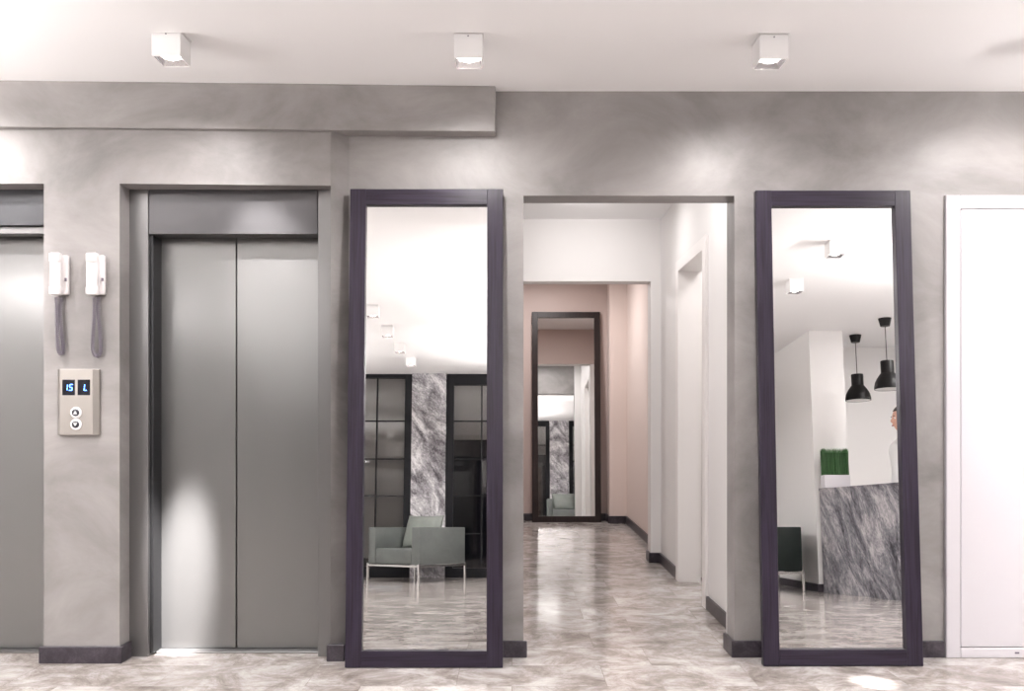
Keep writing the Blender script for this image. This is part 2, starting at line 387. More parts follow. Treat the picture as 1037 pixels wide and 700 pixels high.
# ---- white lacquered double frame door at the right
dw = bpy.data.objects.new('door_2', None); C.objects.link(dw); struct(dw)
m = MB().box(1.987, 2.052, D - 0.02, YB, 0, 2.118, 0.003, 1).box(2.883, 2.948, D - 0.02, YB, 0, 2.118, 0.003, 1)
m.box(2.052, 2.883, D - 0.02, YB, 2.056, 2.118, 0.003, 1).box(2.052, 2.883, D - 0.02, YB, 0, 0.046, 0.003, 1)
m.build('door_frame', M['lacquer'], dw)
MB().box(2.055, 2.880, D - 0.017, YB - 0.02, 0.049, 2.053, 0.003, 1).build('door_leaf', M['lacquer'], dw)
MB().box(2.3, 2.32, D - 0.021, D - 0.018, 0.02, 0.028).build('door_mark', M['cord'], dw)

# ------------------------------------------------------------------ lifts
def lift(x0, x1, stile, label, zt=2.15, hz=1.945, seam=None, dark=False, yfront=4.18):
    t = thing('lift_entrance', label, 'elevator', ((x0 + x1) / 2, 4.19, 0)); ox = -(x0 + x1) / 2; oy = -4.19
    B = lambda mb, a, b, c, d, e, f, bev=0.002: mb.box(a + ox, b + ox, c + oy, d + oy, e, f, bev, 1)
    if stile:
        m = MB(); B(m, x0 - 0.02, x0 + 0.086, yfront, 4.27, 0, zt); m.build('left_jamb', M['steel_frame'], t)
        m = MB(); B(m, x1 - 0.073, x1 + 0.01, yfront, 4.27, 0, zt); m.build('right_jamb', M['steel_frame'], t)
        m = MB(); B(m, x0 + 0.083, x0 + 0.101, 4.2, 4.305, 0.01, hz); m.build('jamb_recess', M['steel_dark'], t)
    a, b = (x0 + 0.088, x1 - 0.075) if stile else (x0 + 0.005, x1 - 0.003)
    m = MB(); B(m, a, b, yfront + 0.002, 4.27, hz, zt); m.build('header_panel', M['steel_dark'] if dark else M['steel_header'], t)
    if dark:
        m = MB(); B(m, a, b, yfront + 0.02, 4.262, hz - 0.035, hz - 0.002); m.build('header_lip', M['steel_frame'], t)
    s = seam
    m = MB(); B(m, x0 - 0.02, s - 0.003, 4.300, 4.33, 0.010, hz + 0.05); m.build('door_panel', M['steel'], t)
    m = MB(); B(m, s + 0.004, x1 + 0.02, 4.296, 4.33, 0.010, hz + 0.05); m.build('door_panel', M['steel'], t)
    m = MB(); B(m, s - 0.003, s + 0.004, 4.312, 4.33, 0.010, hz + 0.05); m.build('door_seam', M['gap'], t)
    m = MB(); B(m, x0 + 0.0, x1 - 0.0, 4.24, 4.34, 0.0, 0.008); m.build('sill', M['steel_frame'], t)
    return t
lift(-1.760, -0.82, True, 'steel lift entrance with full frame between the phone pillar and the left mirror', seam=-1.304)
lift(-3.9, -2.100, False, 'steel lift entrance cut off by the left edge, under a dark header', hz=1.985, seam=-2.95, dark=True)

# ------------------------------------------------------------------ leaning mirrors
def mirror(label, x, y, wdt, hgt, fw, tilt, mats, glaz=0.022, dep=0.035):
    t = thing('leaning_mirror', label, 'mirror', (x, y, dep * math.sin(R(tilt)) + 0.0005)); t.rotation_euler = (-R(tilt), 0, 0)
    a = wdt / 2
    for k in (-1, 1):
        MB().box(min(k * a, k * (a - fw)), max(k * a, k * (a - fw)), 0, dep, 0, hgt, 0.002, 1).build('frame_stile', mats[0], t)
    for z0, z1 in ((0.0006, fw), (hgt - fw, hgt - 0.0006)):
        MB().box(-a + fw - 0.001, a - fw + 0.001, 0.0006, dep - 0.0006, z0, z1, 0.002, 1).build('frame_rail', mats[1], t)
    MB().box(-a + fw - 0.005, a - fw + 0.005, glaz, dep - 0.004, fw - 0.005, hgt - fw + 0.005).build('mirror_glass', M['mirror'], t)
    return t
mirror('tall dark purple framed mirror leaning between the lift and the corridor opening', -0.387, 3.985, 0.693, 2.139, 0.072, 3.55, (M['purple'], M['purpleh']))
mirror('tall dark purple framed mirror leaning between the corridor opening and the white door', 1.464, 4.010, 0.706, 2.139, 0.072, 3.58, (M['purple'], M['purpleh']))
mirror('tall dark brown framed mirror at the far end of the corridor', 0.571, 9.475, 0.72, 2.215, 0.062, 3.5, (M['brownwood'], M['brownwood']))

# ------------------------------------------------------------------ intercom phones on the pillar
def phone(label, x, z, mirror_loop=1, loops=None):
    t = thing('intercom_phone', label, 'phone', (x, 4.075, z), 0, 'intercom phones on the pillar')
    MB().box(-0.030, 0.034, -0.022, 0.0, -0.088, 0.088, 0.006, 2).build('cradle', M['plastic'], t, smooth=True)
    m = MB()
    m.box(-0.036, 0.014, -0.052, -0.026, -0.093, 0.093, 0.009, 3)
    m.box(-0.0365, 0.0145, -0.056, -0.022, 0.050, 0.094, 0.008, 3).box(-0.0365, 0.0145, -0.056, -0.022, -0.094, -0.055, 0.008, 3)
    m.build('handset', M['plastic'], t, smooth=True)
    MB().box(0.022, 0.030, -0.028, -0.02, -0.03, -0.015, 0.001, 1).build('switch', M['cord'], t)
    path = []
    for p in loops: path.append(Vector((p[0], p[1], p[2])))
    # Catmull-Rom spline then a helix wound round it
    fine = []
    P = [path[0]] + path + [path[-1]]
    for i in range(1, len(P) - 2):
        for k in range(24):
            u = k / 24
            fine.append(0.5 * ((2 * P[i]) + (-P[i - 1] + P[i + 1]) * u + (2 * P[i - 1] - 5 * P[i] + 4 * P[i + 1] - P[i + 2]) * u * u + (-P[i - 1] + 3 * P[i] - 3 * P[i + 1] + P[i + 2]) * u ** 3))
    fine.append(path[-1])
    # arc length resample
    L = [0.0]
    for a, b in zip(fine, fine[1:]): L.append(L[-1] + (b - a).length)
    tot = L[-1]; turns = int(tot / 0.0088); n = turns * 9; hel = []; j = 0
    for q in range(n + 1):
        s = tot * q / n
        while j < len(L) - 2 and L[j + 1] < s: j += 1
        u = (s - L[j]) / max(1e-9, L[j + 1] - L[j]); c = fine[j].lerp(fine[j + 1], u); d = (fine[j + 1] - fine[j]).normalized()
        a = Vector((0, 1, 0)) - Vector((0, 1, 0)).dot(d) * d; a.normalize(); b = d.cross(a)
        ph = 2 * PI * q / 9; hel.append(c + 0.0075 * (math.cos(ph) * a + math.sin(ph) * b))
    MB().tube(hel, 0.0021, 5).build('coiled_cord', M['cord'], t, smooth=True)
    return t
phone('left one of two white intercom handsets with coiled cords on the pillar', -2.016, 1.738, 1,
      [(-0.012, -0.03, -0.10), (-0.010, -0.03, -0.15), (-0.013, -0.022, -0.25), (-0.012, -0.016, -0.33), (0.0, -0.014, -0.352), (0.010, -0.014, -0.33), (0.003, -0.016, -0.25), (-0.002, -0.016, -0.16), (0.002, -0.012, -0.10)])
phone('right one of two white intercom handsets with coiled cords, nearer the framed lift', -1.853, 1.738, 1,
      [(-0.006, -0.03, -0.10), (-0.006, -0.03, -0.16), (-0.016, -0.022, -0.26), (-0.020, -0.016, -0.33), (-0.004, -0.014, -0.362), (0.014, -0.014, -0.34), (0.012, -0.016, -0.26), (0.004, -0.016, -0.16), (0.004, -0.012, -0.10)])

# ------------------------------------------------------------------ call panel
t = thing('lift_call_panel', 'brushed metal call panel with blue floor displays and two round buttons below the phones', 'control panel', (-1.938, 4.075, 1.170))
MB().prism([(-0.093, 0), (-0.093, -0.012), (-0.078, -0.026), (0.070, -0.026), (0.092, -0.012), (0.092, 0)], -0.147, 0.147).build('faceplate', M['nickel'], t, bev=0.002)
for nm, cx in (('15', -0.037), ('L', 0.031)):
    s = MB().box(cx - 0.029, cx + 0.027, -0.0275, -0.024, 0.030, 0.100, 0.001, 1).build('display', M['screen'], t)
    m = MB(); sl = 0.12
    def seg(ax, az, bx, bz, th=0.0036):
        p = [(ax + az * sl, az), (bx + bz * sl, bz)]
        dx, dz = p[1][0] - p[0][0], p[1][1] - p[0][1]; l = math.hypot(dx, dz); nx, nz = -dz / l * th / 2, dx / l * th / 2
        pts = [(p[0][0] + nx, p[0][1] + nz), (p[1][0] + nx, p[1][1] + nz), (p[1][0] - nx, p[1][1] - nz), (p[0][0] - nx, p[0][1] - nz)]
        m.prismy([(x + cx, z + 0.065) for x, z in pts], -0.0285, -0.0272)
    H2 = 0.013
    if nm == '15':
        seg(-0.006, H2 - .001, -0.006, 0.001); seg(-0.006, -0.001, -0.006, -H2 + .001)
        ox = 0.010
        seg(ox - 0.006, H2, ox + 0.007, H2); seg(ox - 0.006, H2 - .001, ox - 0.006, 0.001); seg(ox - 0.006, 0, ox + 0.006, 0); seg(ox + 0.006, -0.001, ox + 0.006, -H2); seg(ox - 0.007, -H2, ox + 0.006, -H2)
    else:
        seg(0.002, H2, 0.002, 0.001); seg(0.002, -0.001, 0.002, -H2); seg(0.001, -H2, 0.014, -H2)
    m.build('digits', M['blue'], s)
for k, cz in enumerate((-0.047, -0.100)):
    b = MB().lathe([(0.0, 0), (0.025, 0), (0.025, 0.004), (0.022, 0.006), (0.0, 0.006)], 32, (-0.004, -0.026, cz), Matrix.Rotation(R(90), 4, 'X')).build('button', M['btnwhite'], t, smooth=True)
    MB().lathe([(0.0, 0), (0.016, 0), (0.016, 0.009), (0.014, 0.010), (0.0, 0.010)], 32, (-0.004, -0.026, cz), Matrix.Rotation(R(90), 4, 'X')).build('button_cap', M['btnblack'], b, smooth=True)
    g = MB(); sgn = 1 if k == 0 else -1
    g.prismy([(-0.004 - 0.008, cz - 0.004 * sgn), (-0.004 + 0.008, cz - 0.004 * sgn), (-0.004, cz + 0.007 * sgn)], -0.0372, -0.0358)
    g.box(-0.012, 0.004, -0.0372, -0.0358, cz - sgn * 0.0085, cz - sgn * 0.0065)
    g.build('button_arrow', M['btnwhite'], b)

# ------------------------------------------------------------------ ceiling downlights
def downlight_mesh(t):
    w_ = 0.0555; h_ = 0.103
    MB().box(-w_ - 0.003, w_ + 0.003, -w_ - 0.003, w_ + 0.003, -0.006, 0.0, 0.001, 1).build('mounting_plate', M['lamp_white'], t)
    m = MB(); tk = 0.004
    m.box(-w_, w_, -w_, -w_ + tk, -h_, -0.009).box(-w_, w_, w_ - tk, w_, -h_, -0.009)
    m.box(-w_, -w_ + tk, -w_ + tk, w_ - tk, -h_, -0.009).box(w_ - tk, w_, -w_ + tk, w_ - tk, -h_, -0.009).box(-w_, w_, -w_, w_, -0.013, -0.009)
    m.build('housing', M['lamp_white'], t)
    MB().lathe([(0.0015, -0.008), (0.003, -0.008), (0.003, 0.002), (0.0015, 0.002)], 10, (0, -w_, -0.018), Matrix.Rotation(R(90), 4, 'X')).build('screw', M['cord'], t)
    i = w_ - tk - 0.001
    # pyramid reflector
    bm = MB(); z0, z1 = -h_ + 0.001, -h_ + 0.022; q = 0.040
    a = [bm.bm.verts.new(p) for p in ((-i, -i, z0), (i, -i, z0), (i, i, z0), (-i, i, z0))]
    b = [bm.bm.verts.new(p) for p in ((-q, -q, z1), (q, -q, z1), (q, q, z1), (-q, q, z1))]
    for k in range(4): bm.bm.faces.new((a[k], a[(k + 1) % 4], b[(k + 1) % 4], b[k]))
    bm.build('reflector', M['reflector'], t)
    MB().lathe([(0.0, z1 - 0.014), (0.02, z1 - 0.012), (0.036, z1 - 0.004), (0.039, z1), (0.039, z1 + 0.004), (0.0, z1 + 0.004)], 24).build('lens', M['bulb'], t, smooth=True)
GRP = 'square ceiling downlights'
dl = [
 (-1.335, 3.56, 'white square ceiling downlight above the framed lift'),
 (-0.170, 3.58, 'white square ceiling downlight beside the end of the bulkhead'),
 (1.020, 3.59, 'white square ceiling downlight above the right mirror'),
 (-1.25, 0.14, 'square ceiling downlight reflected in the left mirror, the nearest of its row of four'),
 (-1.23, -0.70, 'square ceiling downlight reflected in the left mirror, second of its row of four'),
 (-1.21, -1.52, 'square ceiling downlight reflected in the left mirror, third of its row of four'),
 (-1.18, -2.34, 'square ceiling downlight in the left mirror, farthest of its row of four'),
 (2.26, 2.01, 'square ceiling downlight reflected in the right mirror, the higher of the two'),
 (2.28, 1.03, 'square ceiling downlight reflected in the right mirror, the lower of the two'),
]
proto = None
for k, (x, y, lab) in enumerate(dl):
    if proto is None:
        proto = thing('ceiling_downlight', lab, 'ceiling light', (x, y, 2.6), 0, GRP); downlight_mesh(proto); o = proto
    else: o = dup(proto, (x, y, 2.6), 0, lab)
for k, (x, y, lab) in enumerate(dl):
    if k >= 3: spot('spot_beam', (x, y, 2.49), (x, y, 0), DOWN_W, 140)
# wall-side beams: lamps inside the three housings by the lifts
spot('spot_beam', (-1.335, 3.56, 2.49), (-1.45, 4.3, 0.9), ACCENT_W, 125)
spot('spot_beam', (-0.170, 3.58, 2.49), (-0.2, 4.3, 1.1), ACCENT_W, 130)
spot('spot_beam', (1.020, 3.59, 2.49), (1.05, 4.3, 1.1), ACCENT_W, 130)
for x in (-2.5, 2.2):
    o = dup(proto, (x, 3.56, 2.6), 0, 'white square ceiling downlight out of frame to the ' + ('left' if x < 0 else 'right'))
    spot('spot_beam', (x, 3.56, 2.49), (x * 1.0, 4.3, 1.2), ACCENT_W, 130)

# added tight beams that put bright glows on the lift doors and white door
spot('spot_beam', (-2.5, 3.56, 2.49), (-2.33, 4.3, 1.6), 180, 45, 1.0)
spot('spot_beam', (-1.335, 3.56, 2.49), (-1.56, 4.3, 0.34), 6500, 10, 1.0)
spot('spot_beam', (-1.335, 3.56, 2.49), (-1.08, 4.3, 1.66), 300, 34, 1.0)
spot('spot_beam', (2.2, 3.56, 2.49), (2.50, 4.18, 1.1), 70, 40, 1.0)
spot('spot_beam', (1.020, 3.59, 2.49), (1.50, 3.77, 0.0), 900, 4.5, 0.4)  # added beam in place of light the mirror throws onto the floor

# unseen linear luminaires added over the lobby to brighten ceiling and room
def linear(x, y, ln, label, rz=0.0, k=1.0):
    t = thing('fill_luminaire', label, 'ceiling light', (x, y, 1.95), rz, 'added linear fill luminaires over the lobby')
    MB().box(-ln / 2, ln / 2, -0.05, 0.05, 0.0, 0.06, 0.004, 1).build('housing', M['lamp_white'], t)
    MB().box(-ln / 2 + 0.02, ln / 2 - 0.02, -0.04, 0.04, -0.004, 0.004).build('diffuser', M['uplight'], t)
    for s in (-1, 1): MB().tube([(s * ln * 0.4, 0, 0.06), (s * ln * 0.4, 0, 0.65)], 0.0015, 6).build('suspension_wire', M['chrome'], t)
    area('up_light', (0, 0, 0.07), (R(180), 0, 0), ln * 0.95, 0.08, UP_W * k, parent=t)
    area('down_light', (0, 0, -0.01), (0, 0, 0), ln * 0.95, 0.08, UP_W * 0.5 * k, parent=t)
linear(0.17, 0.85, 1.5, 'linear fill luminaire added over the middle of the lobby', R(90), 0.55)
linear(0.12, -1.6, 1.3, 'linear fill luminaire added over the middle of the lobby, nearer the windows', R(90), 0.6)
linear(3.2, 2.5, 1.5, 'linear fill luminaire added over the reception side of the lobby', R(90), 0.9)
linear(-2.9, 2.3, 1.5, 'linear fill luminaire added over the left side of the lobby, nearer the lifts', R(90), 1.35)
linear(-2.9, -1.4, 1.5, 'linear fill luminaire added over the left side of the lobby, nearer the windows', R(90), 0.75)

# corridor end ceiling light; the other panels are unseen, added as fill
def panel_light(x, y, sx, sy, p, label, tgt=None):
    t = thing('ceiling_panel_light', label, 'ceiling light', (x, y, 2.6))
    MB().box(-sx / 2 - 0.01, sx / 2 + 0.01, -sy / 2 - 0.01, sy / 2 + 0.01, -0.02, 0, 0.002, 1).build('frame', M['lamp_white'], t)
    MB().box(-sx / 2, sx / 2, -sy / 2, sy / 2, -0.024, -0.02).build('diffuser', M['uplight'], t)
    area('panel_lamp', (x, y, 2.57), (0, 0, 0), sx, sy, p)
panel_light(0.55, 5.95, 0.5, 0.12, CORR_W, 'slim ceiling light washing the corridor end wall')
panel_light(0.55, 4.8, 0.4, 0.12, 9, 'slim fill light added just inside the corridor')
spot('header_wash', (0.5, 6.03, 2.55), (0.55, 6.87, 2.42), 13, 110, 1.0, 0.05)
panel_light(0.3, 8.6, 0.3, 0.3, 30, 'square fill light added in the blush room')

panel_light(4.2, 0.4, 0.5, 0.5, 45, 'square fill light added over the reception area')
panel_light(1.7, 5.7, 0.3, 0.3, 10, 'small square fill light added in the side room')

# ------------------------------------------------------------------ window wall behind the camera
WY = -3.5
def window(n, x0, x1, mull, hz, lowbar=0.12, top=2.48):
    w_ = bpy.data.objects.new('window_%d' % n, None); C.objects.link(w_); struct(w_); w_.location = ((x0 + x1) / 2, WY, 0); ox = -(x0 + x1) / 2
    m = MB(); m.box(x0 + ox, x0 + ox + 0.09, -0.06, 0.03, 0, 2.6, 0.003, 1).box(x1 + ox - 0.09, x1 + ox, -0.06, 0.03, 0, 2.6, 0.003, 1)
    m.box(x0 + ox + 0.09, x1 + ox - 0.09, -0.06, 0.03, top, 2.6, 0.003, 1).box(x0 + ox + 0.09, x1 + ox - 0.09, -0.06, 0.03, 0, lowbar, 0.003, 1)
    m.build('window_frame', M['black'], w_)
    m = MB()
    for x in mull: m.box(x + ox - 0.009, x + ox + 0.009, -0.035, 0.005, lowbar, top)
    for z in hz: m.box(x0 + ox + 0.09, x1 + ox - 0.09, -0.034, 0.004, z - 0.008, z + 0.008)
    m.build('glazing_bar', M['black'], w_)
    MB().box(x0 + ox + 0.085, x1 + ox - 0.085, -0.018, -0.012, lowbar - 0.01, top + 0.01).build('window_pane', M['glass'], w_)
    return w_
window(1, -4.5, -1.29, (-1.74, -2.6, -3.45), (1.03, 1.5, 1.99), 0.14, 2.55)
window(2, -0.84, 0.93, (-0.39, 0.4), (0.55, 1.03, 1.5, 1.99), 0.12, 2.46)
window(3, 1.42, 3.0, (1.95, 2.5), (0.55, 1.03, 1.5, 1.99), 0.12, 2.46)
def column(x0, x1, label):
    t = MB().box(x0, x1, WY - 0.15, WY + 0.08, 0, 2.6, 0.003, 1).build('marble_column', M['col_marble']); return tag(t, label, 'column', None)
column(-1.285, -0.845, 'grey veined marble column behind the armchair in the left mirror')
column(0.935, 1.415, 'grey veined marble column reflected in the far corridor mirror')
struct(MB().box(-4.8, 3.34, -3.9, -3.75, -0.1, 0.0).build('wall_rear', M['night']))
def blind(x0, x1, z0, z1, label):
    t = thing('roller_blind', label, 'blind', ((x0 + x1) / 2, WY - 0.14, 0)); ox = (x1 - x0) / 2
    MB().box(-ox, ox, -0.004, 0.0, z0, z1).build('blind_fabric', M['blind'], t)
    MB().box(-ox, ox, -0.012, 0.006, z0 - 0.02, z0).build('bottom_bar', M['black'], t)
blind(-4.45, -1.33, 0.24, 2.58, 'grey blind drawn down behind the glass left of the marble column')
blind(-0.78, 0.88, 1.76, 2.55, 'grey half-drawn blind behind the dark glazed door')
blind(1.46, 2.96, 1.62, 2.55, 'grey half-drawn blind behind the window reflected in the corridor mirror')
# street side: dark facade with a few lit windows
t = thing('far_building', 'dark facade with blue lit windows seen through the glass at night', 'building', (0, -11, -3))
MB().box(-9, 9, -1, 0, 0, 8).build('facade', M['night'], t)
for i, (x, z) in enumerate([(-2.5, 4.2), (2.2, 3.6), (3.6, 3.6), (5.0, 3.6), (3.6, 4.9), (5.0, 4.9), (6.4, 4.2), (-5.5, 4.6)]):
    MB().box(x - 0.5, x + 0.5, 0.0, 0.03, z - 0.45, z + 0.45).build('lit_window', M['litwin'], t)

# ------------------------------------------------------------------ armchairs
def armchair(label, loc, rz, hide='leather'):
    """front faces local -Y"""
    t = thing('armchair', label, 'armchair', loc, rz, 'sage grey lobby armchairs')
    W, Dp = 0.82, 0.80; a = W / 2; d = Dp / 2; T = 0.115; zb, zt = 0.205, 0.63
    for s in (-1, 1):
        x0, x1 = (s * a, s * (a - T)); MB().box(min(x0, x1), max(x0, x1), -d, d, zb, zt, 0.010, 2).build('armrest', M[hide], t, smooth=True)
    MB().box(-a + T, a - T, d - T - 0.03, d, zb, zt, 0.010, 2).build('backrest', M[hide], t, smooth=True)
    MB().box(-a + T + 0.002, a - T - 0.002, -d, d - T - 0.03, zb, 0.385, 0.018, 3).build('seat', M[hide], t, smooth=True)
    # pillow
    bm = bmesh.new(); bmesh.ops.create_grid(bm, x_segments=14, y_segments=14, size=0.5)
    top = [v for v in bm.verts]
    for v in bm.verts:
        u, w2 = v.co.x * 2, v.co.y * 2; v.co.z = 0.075 * ((1 - u ** 4) * (1 - w2 ** 4)) ** 0.5 + 0.008
        k = 1 - 0.05 * (1 - abs(u) ** 2) * abs(w2) ** 2; k2 = 1 - 0.05 * (1 - abs(w2) ** 2) * abs(u) ** 2
        v.co.x *= k2; v.co.y *= k
    me = bpy.data.meshes.new('t'); bm.to_mesh(me); bm.free()
    m = MB(); m.bm.from_mesh(me)
    for v in me.vertices: v.co.z *= -1
    m.bm.from_mesh(me); bpy.data.meshes.remove(me)
    bmesh.ops.remove_doubles(m.bm, verts=m.bm.verts, dist=0.0001)
    ed = [e for e in m.bm.edges if e.is_boundary]
    if ed: bmesh.ops.bridge_loops(m.bm, edges=ed)
    bmesh.ops.scale(m.bm, vec=(0.56, 0.43, 1.0), verts=m.bm.verts)
    bmesh.ops.transform(m.bm, matrix=Matrix.Translation((0.01, 0.105, 0.565)) @ Matrix.Rotation(R(72), 4, 'X'), verts=m.bm.verts)
    m.build('pillow', M['leather_dark'], t, smooth=True)
    # chrome frame
    r = 0.011; m = MB()
    for s in (-1, 1):
        m.box(s * a - r, s * a + r, -d, d, zb - 0.028, zb - 0.004, 0.002, 1); m.box(-a, a, s * d - r, s * d + r, zb - 0.0275, zb - 0.0045, 0.002, 1)
    m.build('frame_rail', M['chrome'], t)
    for sx in (-1, 1):
        for sy in (-1, 1):
            MB().box(sx * a - r, sx * a + r, sy * d - r, sy * d + r, 0, zb + 0.012, 0.002, 1).build('leg', M['chrome'], t)
    return t
# armchair facing the lifts; its right-hand side (as mirrored) is turned to view
def face(dx, dy): return math.atan2(dx, -dy)      # rotation so that local -Y points along (dx, dy)
armchair('sage grey armchair with pillow, before the marble column in the left mirror', (-1.13, -2.80, 0), face(-0.61, 0.79))
armchair('dark armchair against the white wall, half seen at the left edge of the right mirror', (2.40, -1.10, 0), face(-1, 0), 'leather_black')
armchair('armchair in front of the column reflected low in the far corridor mirror', (1.25, -2.85, 0), face(0, 1))

# ------------------------------------------------------------------ reception
dsk = thing('reception_desk', 'tall reception desk clad in grey veined marble, seen in the right mirror', 'desk', (3.03, -0.80, 0))
P0 = Vector((0, 0)); P1 = Vector((0.72, 3.0)); dd = (P1 - P0).normalized(); nn = Vector((dd.y, -dd.x))
q = lambda u, v: tuple(P0 + dd * u + nn * v)
Ld = (P1 - P0).length
MB().prism([q(0, 0), q(Ld, 0), q(Ld, 0.03), q(0, 0.03)], 0.0, 0.985).build('front_panel', M['desk_marble'], dsk)
MB().prism([q(-0.004, -0.006), q(Ld, -0.006), q(Ld, 0.30), q(0.075, 0.30)], 0.985, 1.005).build('counter_top', M['desk_marble'], dsk)
MB().prism([q(0.08, 0.03), q(Ld - 0.05, 0.03), q(Ld - 0.05, 0.28), q(0.08, 0.28)], 0.0, 0.985).build('carcass', M['lacquer'], dsk)
MB().prism([q(1.05, 0.28), q(Ld - 0.05, 0.28), q(Ld - 0.05, 0.42), q(1.05, 0.42)], 0.70, 0.73).build('work_surface', M['lacquer'], dsk)

# grass planter on the desk end
t = thing('grass_planter', 'white planter with a block of green artificial grass on the end of the marble desk', 'plant', (3.155, -0.70, 1.006))
MB().box(-0.125, 0.125, -0.06, 0.06, 0.0, 0.125, 0.003, 1).build('planter_box', M['lacquer'], t)
m = MB(); m.box(-0.115, 0.115, -0.05, 0.05, 0.12, 0.34); m.build('grass_core', M['grass_core'], t)
m = MB()
for k in range(2200):
    x = random.uniform(-0.12, 0.12); y = random.uniform(-0.055, 0.055)
    if abs(x) < 0.1 and abs(y) < 0.04 and random.random() < 0.5: x = math.copysign(random.uniform(0.1, 0.12), x)
    hh = random.uniform(0.25, 0.275); lx, ly = random.gauss(0, 0.006), random.gauss(0, 0.006); w_ = 0.0016
    an = random.uniform(0, PI); cx_, cy_ = w_ * math.cos(an), w_ * math.sin(an); z0 = 0.12
    v = [m.bm.verts.new(p) for p in ((x - cx_, y - cy_, z0), (x + cx_, y + cy_, z0), (x + lx / 2 + cx_, y + ly / 2 + cy_, z0 + hh * .6), (x + lx / 2 - cx_, y + ly / 2 - cy_, z0 + hh * .6), (x + lx, y + ly, z0 + hh))]
    m.bm.faces.new(v[:4]); m.bm.faces.new((v[3], v[2], v[4]))
g = m.build('grass_blades', M['grass'], t); g['kind'] = 'stuff'

# pendants
def pendant(label, x, y):
    t = thing('pendant_lamp', label, 'pendant lamp', (x, y, 2.6), 0, 'black bell pendants over the reception desk')
    MB().lathe([(0.0, -0.075), (0.043, -0.075), (0.060, 0.0), (0.0, 0.0)], 32).build('canopy', M['pendant'], t, smooth=True)
    MB().tube([(0, 0, -0.07), (0, 0, -0.415)], 0.004, 8).build('cord', M['wire'], t)
    out = [(0.0, -0.41), (0.056, -0.41), (0.060, -0.418), (0.060, -0.525), (0.068, -0.535), (0.096, -0.575), (0.116, -0.615), (0.124, -0.655), (0.125, -0.682)]
    inn = [(0.121, -0.682), (0.119, -0.655), (0.111, -0.617), (0.090, -0.578), (0.063, -0.54), (0.0, -0.53)]
    MB().lathe(out + inn, 40).build('shade', M['pendant'], t, smooth=True)
    MB().lathe([(0.1195, -0.679), (0.117, -0.655), (0.109, -0.619), (0.088, -0.580), (0.060, -0.543), (0.0, -0.533)], 40).build('shade_lining', M['pendant_in'], t, smooth=True)
    MB().ball((0, 0, -0.625), (0.035, 0.035, 0.045)).build('bulb', M['bulb'], t, smooth=True)
    l = spot('pendant_beam', (x, y, 1.93), (x, y, 0), 7.0, 120)
pendant('black bell pendant lamp over the marble desk, left one in the right mirror', 3.55, -1.05)
pendant('black bell pendant lamp over the marble desk, partly cut by the right mirror frame', 3.55, -0.30)

